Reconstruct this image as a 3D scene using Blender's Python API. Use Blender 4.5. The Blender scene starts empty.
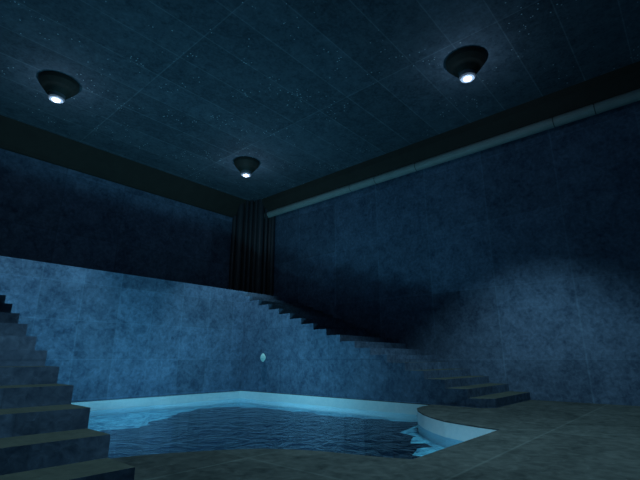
import bpy, bmesh, math, random
from mathutils import Vector, Matrix
random.seed(7)
PI = math.pi
scene = bpy.context.scene
C = scene.collection

# ------------------------------------------------------------------ sizes (metres)
XL, XR = -1.5, 20.0          # side walls
YF, YB = -6.0, 24.5          # wall behind the viewer, far wall
ZC = 13.05                   # ceiling
TY, TZ = 19.5, 5.45          # terrace front and height
SX0, SX1 = 3.0, 15.5         # inner faces of the two stairs = pool sides
RISE, RUN, Y0 = 0.303, 0.829, 5.78
NST = 17
WZ, PZ = -0.42, -2.4         # water level, pool floor

# ------------------------------------------------------------------ helpers
def link(name, bm, mats, parent=None, smooth=False):
    me = bpy.data.meshes.new(name)
    bmesh.ops.recalc_face_normals(bm, faces=bm.faces[:])
    bm.to_mesh(me); bm.free()
    for m in (mats if isinstance(mats, (list, tuple)) else [mats]):
        me.materials.append(m)
    if smooth:
        for p in me.polygons: p.use_smooth = True
    o = bpy.data.objects.new(name, me); C.objects.link(o)
    if parent: o.parent = parent
    return o

def tag(o, label, cat, group=None, kind=None):
    if label: o['label'] = label
    if cat: o['category'] = cat
    if group: o['group'] = group
    if kind: o['kind'] = kind
    return o

def struct(o, label=None):
    o['kind'] = 'structure'
    if label: o['label'] = label
    return o

def thing(name, loc, label, cat, group=None):
    o = bpy.data.objects.new(name, None); C.objects.link(o)
    o.empty_display_size = 0.2
    o.location = loc
    return tag(o, label, cat, group)

def box(bm, x0, x1, y0, y1, z0, z1):
    return prism(bm, [(x0, y0), (x1, y0), (x1, y1), (x0, y1)], z0, z1)

def prism(bm, pts, z0, z1, top=0, side=0):
    a = [bm.verts.new((x, y, z0)) for x, y in pts]
    b = [bm.verts.new((x, y, z1)) for x, y in pts]
    n = len(pts)
    for i in range(n):
        f = bm.faces.new((a[i], a[(i+1) % n], b[(i+1) % n], b[i])); f.material_index = side
    f = bm.faces.new(b); f.material_index = top
    f = bm.faces.new(a[::-1]); f.material_index = side

def sweep(bm, prof, p0, p1, axis):
    """profile of (offset, z) pairs swept along an axis; offset goes on the other axis"""
    def pt(o, z, t): return (o, t, z) if axis == 'y' else (t, o, z)
    a = [bm.verts.new(pt(o, z, p0)) for o, z in prof]
    b = [bm.verts.new(pt(o, z, p1)) for o, z in prof]
    n = len(prof)
    for i in range(n):
        bm.faces.new((a[i], a[(i+1) % n], b[(i+1) % n], b[i]))
    bm.faces.new(a[::-1]); bm.faces.new(b)

def lathe(bm, prof, seg=32, cx=0, cy=0, cap=True):
    rings = []
    for r, z in prof:
        rings.append([bm.verts.new((cx+r*math.cos(2*PI*i/seg), cy+r*math.sin(2*PI*i/seg), z)) for i in range(seg)])
    for k in range(len(rings)-1):
        for i in range(seg):
            bm.faces.new((rings[k][i], rings[k][(i+1) % seg], rings[k+1][(i+1) % seg], rings[k+1][i]))
    if cap:
        bm.faces.new(rings[0]); bm.faces.new(rings[-1][::-1])

# ------------------------------------------------------------------ materials
def nodes(name):
    m = bpy.data.materials.new(name); m.use_nodes = True
    nt = m.node_tree; nt.nodes.clear()
    out = nt.nodes.new('ShaderNodeOutputMaterial')
    return m, nt, out

def N(nt, t, **kw):
    n = nt.nodes.new(t)
    for k, v in kw.items():
        if hasattr(n, k): setattr(n, k, v)
        else: n.inputs[k.replace('_', ' ')].default_value = v
    return n

def math_(nt, op, a, b=None, c=None, clamp=False):
    n = nt.nodes.new('ShaderNodeMath'); n.operation = op; n.use_clamp = clamp
    for i, v in enumerate((a, b, c)):
        if v is None: continue
        if isinstance(v, (int, float)): n.inputs[i].default_value = v
        else: nt.links.new(v, n.inputs[i])
    return n.outputs[0]

def mixc(nt, fac, a, b, mode='MIX'):
    n = nt.nodes.new('ShaderNodeMix'); n.data_type = 'RGBA'; n.blend_type = mode
    if isinstance(fac, (int, float)): n.inputs[0].default_value = fac
    else: nt.links.new(fac, n.inputs[0])
    for i, v in ((6, a), (7, b)):
        if isinstance(v, tuple): n.inputs[i].default_value = (*v, 1)
        else: nt.links.new(v, n.inputs[i])
    return n.outputs[2]

def seam(nt, coord, off, step, half):
    """1 on a seam line across coord every step, 0 elsewhere"""
    t = math_(nt, 'SUBTRACT', coord, off)
    t = math_(nt, 'DIVIDE', t, step)
    fr = math_(nt, 'FRACT', t)
    d = math_(nt, 'ABSOLUTE', math_(nt, 'SUBTRACT', fr, 0.5))
    d = math_(nt, 'SUBTRACT', 0.5, d)                 # 0 at a seam
    d = math_(nt, 'MULTIPLY', d, step)
    return math_(nt, 'SUBTRACT', 1.0, math_(nt, 'DIVIDE', d, half), clamp=True)

def stone(name, dark, light, seams, seam_col, scale=1.0, speck=0.0, rough=0.85, contrast=1.0, speck_col=(.6,.85,.95), speck_thr=.74):
    """mottled stone panels; seams: list of (axis, offset, step, half width, strength)"""
    m, nt, out = nodes(name)
    L = nt.links.new
    geo = N(nt, 'ShaderNodeNewGeometry')
    sep = N(nt, 'ShaderNodeSeparateXYZ'); L(geo.outputs['Position'], sep.inputs[0])
    n1 = N(nt, 'ShaderNodeTexNoise'); n1.inputs['Scale'].default_value = 1.6*scale; n1.inputs['Detail'].default_value = 6; n1.inputs['Roughness'].default_value = .65
    n1.inputs['Distortion'].default_value = .6
    L(geo.outputs['Position'], n1.inputs['Vector'])
    n2 = N(nt, 'ShaderNodeTexNoise'); n2.inputs['Scale'].default_value = 7*scale; n2.inputs['Detail'].default_value = 4; n2.inputs['Distortion'].default_value = .6
    L(geo.outputs['Position'], n2.inputs['Vector'])
    n3 = N(nt, 'ShaderNodeTexNoise'); n3.inputs['Scale'].default_value = .3; n3.inputs['Detail'].default_value = 2
    L(geo.outputs['Position'], n3.inputs['Vector'])
    f = math_(nt, 'MULTIPLY_ADD', n1.outputs[0], 1.1*contrast, .5-.55*contrast)
    f = math_(nt, 'ADD', f, math_(nt, 'MULTIPLY_ADD', n2.outputs[0], .9*contrast, -.45*contrast))
    f = math_(nt, 'ADD', f, math_(nt, 'MULTIPLY_ADD', n3.outputs[0], .6, -.3), clamp=True)
    col = mixc(nt, f, dark, light)
    comb = N(nt, 'ShaderNodeCombineXYZ')
    for i, (ax, o_, st_, h_, k_) in enumerate(seams[:2]):
        L(math_(nt, 'FLOOR', math_(nt, 'DIVIDE', math_(nt, 'SUBTRACT', sep.outputs['XYZ'.index(ax)], o_), st_)), comb.inputs[i])
    if len(seams) > 2:
        L(math_(nt, 'FLOOR', math_(nt, 'DIVIDE', math_(nt, 'SUBTRACT', sep.outputs[2], seams[2][1]), seams[2][2])), comb.inputs[2])
    wn = N(nt, 'ShaderNodeTexWhiteNoise'); L(comb.outputs[0], wn.inputs[0])
    if seams:
        hs = N(nt, 'ShaderNodeHueSaturation'); L(col, hs.inputs['Color'])
        L(math_(nt, 'MULTIPLY_ADD', wn.outputs[0], .34, .83), hs.inputs['Value'])
        col = hs.outputs[0]
    # curled pale scratches
    v = N(nt, 'ShaderNodeTexNoise'); v.inputs['Scale'].default_value = 2.6*scale; v.inputs['Detail'].default_value = 3; v.inputs['Distortion'].default_value = 2.5
    L(geo.outputs['Position'], v.inputs['Vector'])
    vd = math_(nt, 'ABSOLUTE', math_(nt, 'SUBTRACT', v.outputs[0], .56))
    vv = math_(nt, 'SUBTRACT', 1.0, math_(nt, 'DIVIDE', vd, .012), clamp=True)
    vv = math_(nt, 'MULTIPLY', vv, math_(nt, 'MULTIPLY_ADD', n2.outputs[0], 2.2, -1.0, clamp=True))
    col = mixc(nt, math_(nt, 'MULTIPLY', vv, .45*contrast), col, tuple(min(1, c*1.7) for c in light))
    for ax, off, step, half, st in seams:
        s = seam(nt, sep.outputs['XYZ'.index(ax)], off, step, half)
        s = math_(nt, 'MULTIPLY', s, math_(nt, 'MULTIPLY_ADD', n1.outputs[0], 2.0, -.35, clamp=True))
        col = mixc(nt, math_(nt, 'MULTIPLY', s, st), col, seam_col)
    if speck:
        w = N(nt, 'ShaderNodeTexVoronoi'); w.inputs['Scale'].default_value = 9
        L(geo.outputs['Position'], w.inputs['Vector'])
        dot = math_(nt, 'LESS_THAN', w.outputs['Distance'], .22)
        k = N(nt, 'ShaderNodeTexNoise'); k.inputs['Scale'].default_value = .55; k.inputs['Detail'].default_value = 4; k.inputs['Roughness'].default_value = .7
        L(geo.outputs['Position'], k.inputs['Vector'])
        reg = math_(nt, 'GREATER_THAN', k.outputs[0], .55)
        rnd = N(nt, 'ShaderNodeSeparateColor'); L(w.outputs['Color'], rnd.inputs[0])
        pick = math_(nt, 'GREATER_THAN', rnd.outputs[0], speck_thr)
        dd = math_(nt, 'MULTIPLY', math_(nt, 'MULTIPLY', dot, reg), pick)
        col = mixc(nt, math_(nt, 'MULTIPLY', dd, speck), col, speck_col)
    b = N(nt, 'ShaderNodeBsdfPrincipled'); b.inputs['Roughness'].default_value = rough
    b.inputs['Specular IOR Level'].default_value = .2
    L(col, b.inputs['Base Color'])
    bu = N(nt, 'ShaderNodeBump'); bu.inputs['Strength'].default_value = .12; bu.inputs['Distance'].default_value = .03
    L(f, bu.inputs['Height']); L(bu.outputs[0], b.inputs['Normal'])
    L(b.outputs[0], out.inputs[0])
    return m

def plain(name, col, rough=.6, metal=0.0, var=.25, scale=3.0, emit=None, strength=0, spec=.3):
    m, nt, out = nodes(name)
    L = nt.links.new
    geo = N(nt, 'ShaderNodeNewGeometry')
    n1 = N(nt, 'ShaderNodeTexNoise'); n1.inputs['Scale'].default_value = scale; n1.inputs['Detail'].default_value = 5
    L(geo.outputs['Position'], n1.inputs['Vector'])
    c = mixc(nt, n1.outputs[0], tuple(x*(1-var) for x in col), tuple(x*(1+var) for x in col))
    b = N(nt, 'ShaderNodeBsdfPrincipled')
    b.inputs['Roughness'].default_value = rough; b.inputs['Metallic'].default_value = metal
    b.inputs['Specular IOR Level'].default_value = spec
    L(c, b.inputs['Base Color'])
    if emit:
        b.inputs['Emission Color'].default_value = (*emit, 1); b.inputs['Emission Strength'].default_value = strength
    L(b.outputs[0], out.inputs[0])
    return m

SEAMC = (.035, .07, .12)
PALE = (.20, .36, .56)
WD, WL = (.030, .066, .120), (.145, .245, .370)
M_wall_x = stone('blue_stone_side', WD, WL, [('Y', .3, 3.2, .05, .6), ('Z', 1.63, 3.26, .03, .5)], (.16, .29, .42), contrast=1.35)
M_side = stone('blue_stone_panels', WD, WL, [('Y', .3, 3.2, .045, .6), ('X', .35, 1.6, .04, .6), ('Z', 1.63, 1.58, .035, .6)], SEAMC, contrast=1.35)
M_ceil = stone('blue_stone_ceiling', (.030, .062, .088), (.115, .19, .245), [('Y', 0.0, 1.664, .035, .9), ('X', .4, 6.4, .035, .9)], (.19, .30, .36), scale=1.3, contrast=1.2, speck=.9)
M_floor = stone('olive_stone_floor', (.014, .024, .024), (.060, .079, .076), [('Y', 3.05, 3.2, .04, .55), ('X', 5.2, 6.4, .04, .4)], (.11, .15, .145), scale=.7, contrast=1.7)
M_tread = stone('olive_stone_tread', (.026, .038, .033), (.066, .086, .073), [('X', .35, 1.6, .03, .5)], (.06, .08, .06), scale=1.2)
M_pool = stone('pale_aqua_plaster', (.55, .80, .84), (.80, .96, .97), [], (.2, .5, .6), scale=1.2)
M_ripple_light = stone('painted_ripple_light', (.05, .20, .28), (.70, .97, 1.0), [], PALE, scale=1.1, contrast=3.2)  # bright reflections and ripple highlights of the water painted as pale streaks
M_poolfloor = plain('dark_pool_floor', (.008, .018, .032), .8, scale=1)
M_trim = plain('dark_olive_trim', (.036, .042, .037), .85, scale=2)
M_pipe = plain('teal_painted_pipe', (.30, .42, .42), .4, scale=2, var=.2)
M_joint = plain('dark_pipe_joint', (.05, .09, .09), .5)
M_column = plain('dark_iron_pipe', (.035, .05, .06), .4, scale=4, spec=.5)
M_shade = plain('black_enamel', (.035, .045, .040), .6, scale=5)
M_collar = plain('dark_steel_collar', (.20, .25, .29), .4)
M_bulb = plain('lamp_glass', (.9, .95, 1), .4, emit=(.93, .98, 1), strength=1.6)
M_orn = plain('pale_teal_glass', (.42, .66, .62), .35, scale=8, spec=.4)

def water_mat():
    m, nt, out = nodes('pool_water')
    L = nt.links.new
    geo = N(nt, 'ShaderNodeNewGeometry')
    mp = N(nt, 'ShaderNodeMapping'); mp.inputs['Scale'].default_value = (1.0, 1.0, 1.0)
    L(geo.outputs['Position'], mp.inputs['Vector'])
    a = N(nt, 'ShaderNodeTexNoise'); a.inputs['Scale'].default_value = 1.7; a.inputs['Detail'].default_value = 6; a.inputs['Roughness'].default_value = .55; a.inputs['Distortion'].default_value = 1.0
    L(mp.outputs[0], a.inputs['Vector'])
    bu = N(nt, 'ShaderNodeBump'); bu.inputs['Strength'].default_value = 1.0; bu.inputs['Distance'].default_value = .10
    L(a.outputs[0], bu.inputs['Height'])
    gl = N(nt, 'ShaderNodeBsdfGlossy'); gl.inputs['Roughness'].default_value = .10; gl.inputs['Color'].default_value = (.58, .64, .78, 1)
    tr = N(nt, 'ShaderNodeBsdfTransparent'); tr.inputs['Color'].default_value = (.42, .72, .82, 1)
    L(bu.outputs[0], gl.inputs['Normal'])
    fr = N(nt, 'ShaderNodeFresnel'); fr.inputs['IOR'].default_value = 1.33
    L(bu.outputs[0], fr.inputs['Normal'])
    mx = N(nt, 'ShaderNodeMixShader')
    L(fr.outputs[0], mx.inputs[0]); L(tr.outputs[0], mx.inputs[1]); L(gl.outputs[0], mx.inputs[2])
    L(mx.outputs[0], out.inputs[0])
    return m
M_water = water_mat()

# ------------------------------------------------------------------ pool outline (seen from above, anticlockwise)
def arc(cx, cy, r, a0, a1, n):
    return [(cx+r*math.cos(math.radians(a0+(a1-a0)*i/n)), cy+r*math.sin(math.radians(a0+(a1-a0)*i/n))) for i in range(n+1)]
PY = 4.05
right_arc = [(11.24, PY), (11.34, 4.62), (11.50, 5.15), (11.72, 5.72), (12.16, 6.33), (12.68, 6.88), (13.38, 7.45), (14.0, 7.82), (14.6, 7.98)]
left_arc = [(3.4, 8.05), (4.0, 7.88), (4.42, 7.68), (4.85, 7.43), (5.25, 7.18), (5.62, 6.92), (5.93, 6.62), (6.22, 6.2), (6.46, 5.68), (6.63, 5.15), (6.78, 4.6), (7.0, PY)]
ra = right_arc + [(SX1, 8.02)]
pool = [(SX0, left_arc[0][1])] + left_arc + ra + [(SX1, TY), (SX0, TY)]

# floor: slabs around the pool so that its edge follows the outline
bm = bmesh.new()
def poly(pts, z=0.0):
    return bm.faces.new([bm.verts.new((x, y, z)) for x, y in pts])
poly([(XL, YF), (XR, YF), (XR, PY), (ra[0][0], PY), (7.0, PY), (XL, PY)])
poly([(XL, PY)] + [(7.0, PY)] + left_arc[::-1][1:] + [(XL, left_arc[0][1])])
poly([(11.24, PY), (XR, PY), (XR, ra[-1][1])] + ra[::-1][:-1])
poly([(XL, left_arc[0][1]), (SX0, left_arc[0][1]), (SX0, TY), (XL, TY)])
poly([(SX1, ra[-1][1]), (XR, ra[-1][1]), (XR, TY), (SX1, TY)])
bmesh.ops.remove_doubles(bm, verts=bm.verts[:], dist=.001)
r = bmesh.ops.extrude_face_region(bm, geom=bm.faces[:])
for v in [g for g in r['geom'] if isinstance(g, bmesh.types.BMVert)]: v.co.z = -.03
struct(link('floor', bm, M_floor))

# pool basin
basin = thing('swimming_pool', (9.25, 12, PZ), 'sunken pool with pale aqua walls and curved near corners below the terrace', 'pool')
def shift(bm, o):
    for v in bm.verts: v.co -= Vector(o)
bm = bmesh.new()
n = len(pool)
def off(pts, d):
    res = []
    for i in range(len(pts)):
        p0, p1, p2 = Vector(pts[i-1]), Vector(pts[i]), Vector(pts[(i+1) % len(pts)])
        e1 = (p1-p0).normalized(); e2 = (p2-p1).normalized()
        n1 = Vector((e1.y, -e1.x)); n2 = Vector((e2.y, -e2.x))
        b = (n1+n2); b = b.normalized() if b.length > 1e-4 else n1
        k = max(.4, b.dot(n1))
        res.append(tuple(p1 + b*(d/k)))
    return res
area = sum(pool[i-1][0]*pool[i][1]-pool[i][0]*pool[i-1][1] for i in range(n))
if area < 0: pool = pool[::-1]
outer = off(pool, .25)
zt = -.03
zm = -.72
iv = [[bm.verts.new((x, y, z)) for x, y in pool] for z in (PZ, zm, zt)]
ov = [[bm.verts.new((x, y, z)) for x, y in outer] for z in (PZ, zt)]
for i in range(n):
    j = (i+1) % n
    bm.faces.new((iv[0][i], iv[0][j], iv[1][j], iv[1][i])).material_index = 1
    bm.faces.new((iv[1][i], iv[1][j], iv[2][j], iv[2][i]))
    bm.faces.new((ov[0][i], ov[0][j], ov[1][j], ov[1][i]))
    bm.faces.new((iv[2][i], iv[2][j], ov[1][j], ov[1][i]))
    bm.faces.new((iv[0][i], iv[0][j], ov[0][j], ov[0][i]))
shift(bm, basin.location)
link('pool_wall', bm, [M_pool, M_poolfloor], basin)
bm = bmesh.new(); prism(bm, off(pool, -.0), PZ-.2, PZ)
shift(bm, basin.location)
link('pool_floor', bm, M_poolfloor, basin)
# added submerged slabs, pale tops standing in for reflections and ripple light
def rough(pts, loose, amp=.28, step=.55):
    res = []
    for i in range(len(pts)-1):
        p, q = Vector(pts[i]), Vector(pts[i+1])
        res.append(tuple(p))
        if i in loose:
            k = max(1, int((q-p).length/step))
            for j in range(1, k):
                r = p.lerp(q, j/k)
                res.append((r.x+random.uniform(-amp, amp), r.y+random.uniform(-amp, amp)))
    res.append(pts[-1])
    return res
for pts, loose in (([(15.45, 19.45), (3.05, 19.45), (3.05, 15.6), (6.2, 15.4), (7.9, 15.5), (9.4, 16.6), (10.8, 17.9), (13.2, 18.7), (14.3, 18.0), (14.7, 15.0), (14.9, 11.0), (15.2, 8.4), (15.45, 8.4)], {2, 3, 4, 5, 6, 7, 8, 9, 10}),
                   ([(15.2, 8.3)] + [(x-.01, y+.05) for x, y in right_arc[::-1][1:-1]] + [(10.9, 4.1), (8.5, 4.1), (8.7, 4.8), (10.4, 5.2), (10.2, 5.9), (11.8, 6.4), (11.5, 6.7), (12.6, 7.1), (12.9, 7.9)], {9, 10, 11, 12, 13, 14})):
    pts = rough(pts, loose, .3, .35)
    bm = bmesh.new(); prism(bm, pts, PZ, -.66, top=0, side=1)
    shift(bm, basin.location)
    link('ripple_slab', bm, [M_ripple_light, M_poolfloor], basin)

# water surface
bm = bmesh.new()
f = bm.faces.new([bm.verts.new((x, y, WZ)) for x, y in pool])
w = link('water', bm, M_water)
tag(w, 'rippled dark blue water filling the sunken pool', 'water')

# ------------------------------------------------------------------ room shell
def wall(name, x0, x1, y0, y1, z0, z1, mat, label=None):
    bm = bmesh.new(); box(bm, x0, x1, y0, y1, z0, z1)
    return struct(link(name, bm, mat), label)
wall('wall_right', XR, XR+.3, YF, YB, -.12, ZC, M_wall_x)
wall('wall_left', XL-.3, XL, YF, YB, -.12, ZC, M_wall_x)
wall('wall_back', XL-.3, XR+.3, YB, YB+.3, -.12, ZC, stone('blue_stone_back', WD, WL, [('X', .35, 3.2, .045, .6), ('Z', 1.63, 3.26, .035, .6)], SEAMC, contrast=1.35))
wall('wall_front', XL-.3, XR+.3, YF-.3, YF, -.12, ZC, M_side)
wall('ceiling', XL-.3, XR+.3, YF-.3, YB+.3, ZC, ZC+.3, M_ceil)
bm = bmesh.new(); prism(bm, [(XL, TY), (XR, TY), (XR, YB), (XL, YB)], -.05, TZ, top=1, side=0)
M_terr = stone('blue_stone_terrace', WD, WL, [('X', .35, 1.6, .04, .45), ('Z', 1.63, 1.58, .03, .45)], (.17, .30, .43), contrast=1.35)
struct(link('wall_terrace', bm, [M_terr, M_tread]))

# sloped beams where walls meet the ceiling
bm = bmesh.new(); sweep(bm, [(YB, ZC), (YB-1.0, ZC), (YB-.28, 11.97), (YB-.22, 11.78), (YB, 11.78)], XL, XR, 'x')
struct(link('trim_1', bm, M_trim))
bm = bmesh.new(); sweep(bm, [(XR, ZC), (XR-1.0, ZC), (XR-.9, 12.72), (XR-.5, 12.15), (XR, 12.15)], YF, YB-1.0, 'y')
struct(link('trim_2', bm, M_trim))
bm = bmesh.new(); sweep(bm, [(XL, ZC), (XL+1.0, ZC), (XL+.72, 12.42), (XL+.2, 12.0), (XL, 11.9)], YF, YB-1.0, 'y')
struct(link('trim_3', bm, M_trim))

# ------------------------------------------------------------------ stairs
def staircase(name, x0, x1, inner_x, label, chamfer):
    t = thing(name, ((x0+x1)/2, Y0, 0), label, 'staircase')
    for k in range(1, NST+1):
        y0 = Y0+RUN*(k-1); y1 = Y0+RUN*k if k < NST else TY-.01
        z1 = RISE*k
        if k == 1 and chamfer:
            pts = [(x0+.42, y0), (x1, y0), (x1, y1), (x0, y1), (x0, y0+.42)]
        else:
            pts = [(x0, y0), (x1, y0), (x1, y1), (x0, y1)]
        bm = bmesh.new(); prism(bm, pts, 0, z1, top=1, side=0)
        shift(bm, t.location)
        link('step', bm, [M_side, M_tread], t)
    return t
staircase('staircase', SX1, XR-.01, SX1, 'long stone staircase climbing along the right wall to the terrace', True)
staircase('staircase', XL+.01, SX0-.05, SX0, 'stone staircase with olive treads rising at the left edge beside the pool', False)

# ------------------------------------------------------------------ lit pipe along the right wall
t = thing('ceiling_pipe', (19.62, 9, 11.95), 'teal painted pipe running under the beam along the top of the right wall', 'pipe')
bm = bmesh.new()
def ycyl(bm, r, y0, y1, seg=24, cx=0, cz=0):
    a = [bm.verts.new((cx+r*math.cos(2*PI*i/seg), y0, cz+r*math.sin(2*PI*i/seg))) for i in range(seg)]
    b = [bm.verts.new((cx+r*math.cos(2*PI*i/seg), y1, cz+r*math.sin(2*PI*i/seg))) for i in range(seg)]
    for i in range(seg): bm.faces.new((a[i], a[(i+1) % seg], b[(i+1) % seg], b[i]))
    bm.faces.new(a[::-1]); bm.faces.new(b)
ycyl(bm, .235, YF-9+.05, 22.75-9)
link('pipe_body', bm, M_pipe, t, smooth=False)
for y in (-3.2, 1.58, 3.17, 10.1, 12.8, 14.65):
    bm = bmesh.new(); ycyl(bm, .24, y-9-.02, y-9+.02)
    link('joint', bm, M_joint, t)

# ------------------------------------------------------------------ corner cluster of upright pipes
t = thing('pipe_cluster', (19, 23.3, TZ), 'cluster of dark upright pipes filling the far corner above the terrace', 'pipes')
bm = bmesh.new(); prism(bm, [(18.2, YB-.01), (XR-.01, 22.2), (XR-.01, YB-.01)], TZ, ZC-.01)
shift(bm, t.location); link('backing', bm, M_column, t)
P0, P1 = Vector((18.0, 24.35)), Vector((19.85, 22.0))
nrm = Vector((-(P1-P0).y, (P1-P0).x)).normalized()
if nrm.x > 0: nrm = -nrm
for s, r, o_, zt_ in ((.02, .16, 0, 11.9), (.17, .26, .06, ZC), (.33, .12, .12, ZC), (.44, .13, .1, ZC), (.56, .13, .1, ZC), (.68, .26, .1, ZC), (.82, .13, .06, ZC), (.98, .16, 0, 11.9)):
    p = P0+(P1-P0)*s + nrm*o_
    bm = bmesh.new(); lathe(bm, [(r*1.25, TZ), (r*1.25, TZ+.5), (r, TZ+.6), (r, zt_)], 20, p.x, p.y)
    shift(bm, t.location); link('pipe', bm, M_column, t)

# ------------------------------------------------------------------ ceiling lamps
def lamp(x, y, label, power, ang=88):
    t = thing('ceiling_lamp', (x, y, ZC), label, 'lamp', 'cone shaped lamps on the ceiling')
    bm = bmesh.new(); lathe(bm, [(.77, 0), (.77, -.06), (.74, -.17), (.60, -.36), (.38, -.62), (.32, -.64), (.32, -.5), (.32, 0)], 36)
    link('shade', bm, M_shade, t, smooth=False)
    bm = bmesh.new(); lathe(bm, [(.31, -.58), (.31, -.80), (.26, -.86), (.17, -.865), (.17, -.62)], 32)
    link('collar', bm, M_collar, t)
    bm = bmesh.new(); lathe(bm, [(.165, -.80), (.165, -.87), (.13, -.90), (.05, -.91)], 28)
    link('bulb', bm, M_bulb, t)
    d = bpy.data.lights.new('lamp_beam', 'SPOT')
    d.energy = power; d.color = (.50, .83, 1.0); d.spot_size = math.radians(ang); d.spot_blend = .62; d.shadow_soft_size = .03
    l = bpy.data.objects.new('lamp_beam', d); C.objects.link(l); l.location = (0, 0, -1.0); l.parent = t
    d = bpy.data.lights.new('lamp_fill', 'POINT'); d.energy = LAMP_FILL; d.color = (.60, .76, 1.0); d.shadow_soft_size = .02  # point light added below the bulb as ambient fill for the upper walls
    l = bpy.data.objects.new('lamp_fill', d); C.objects.link(l); l.location = (0, 0, -1.3); l.parent = t
    return t
LAMP_FILL = 30
LAMP = 3000
lamp(4.25, 18.6, 'black cone lamp on the ceiling at left, above the left end of the terrace', LAMP*1.5, 62)
lamp(14.4, 18.55, 'black cone lamp on the ceiling nearest the far corner, smallest in view', LAMP*1.3, 62)
lamp(14.38, 4.97, 'black cone lamp on the ceiling at right, nearest the teal pipe', LAMP)
lamp(4.25, 4.95, 'black cone lamp on the ceiling almost overhead, above the left stairs', LAMP)

# ------------------------------------------------------------------ pale droplet on the stair wall
bm = bmesh.new()
prof = [(0.03, -.24), (.13, -.15), (.19, -.02), (.16, .1), (.08, .2), (.02, .26)]
lathe(bm, prof, 10)
for v in bm.verts: v.co.x *= .35; v.co.y *= 1.15; v.co.z *= .9
o = link('wall_ornament', bm, M_orn); o.location = (SX1-.07, 17.62, 1.72)
tag(o, 'small pale teal oval ornament on the blue wall beneath the right staircase', 'ornament')

# ------------------------------------------------------------------ area lights added under the water to brighten raised walls and ceiling
def glow(x, y, z, tx, ty, tz, power, size=1.6, ang=150):
    d = bpy.data.lights.new('pool_fill', 'AREA'); d.shape = 'DISK'; d.size = size
    d.energy = power; d.color = (.50, .85, 1.0)
    l = bpy.data.objects.new('pool_fill', d); C.objects.link(l); l.location = (x, y, z)
    l.rotation_euler = (Vector((tx, ty, tz))-Vector((x, y, z))).to_track_quat('-Z', 'Y').to_euler()
    return l
GLOW = 190
glow(5.5, 13.8, -.85, 5.0, 19.5, 5.6, GLOW, .7)
glow(9.6, 13.8, -.85, 9.8, 19.5, 5.6, GLOW, .7)
glow(10.8, 13.2, -.85, 15.5, 15.0, 3.0, GLOW, .7)

# faint blue air light
wd = bpy.data.worlds.new('World'); scene.world = wd; wd.use_nodes = True
wd.node_tree.nodes['Background'].inputs[0].default_value = (.05, .12, .2, 1)
wd.node_tree.nodes['Background'].inputs[1].default_value = 0.0

# ------------------------------------------------------------------ camera
f = 420.0; p = math.atan(119/420); th = math.radians(41.34)
cam = bpy.data.cameras.new('Camera'); co = bpy.data.objects.new('Camera', cam); C.objects.link(co)
cam.sensor_fit = 'HORIZONTAL'; cam.sensor_width = 36; cam.lens = f*36/640
cam.clip_start = .05; cam.clip_end = 200
co.location = (0, 0, 1.65)
dv = Vector((math.cos(th)*math.cos(p), math.sin(th)*math.cos(p), math.sin(p)))
co.rotation_euler = dv.to_track_quat('-Z', 'Y').to_euler()
scene.camera = co
scene.view_settings.view_transform = 'Standard'; scene.view_settings.look = 'None'
scene.view_settings.exposure = 0; scene.view_settings.gamma = 1
scene.view_settings.use_curve_mapping = False
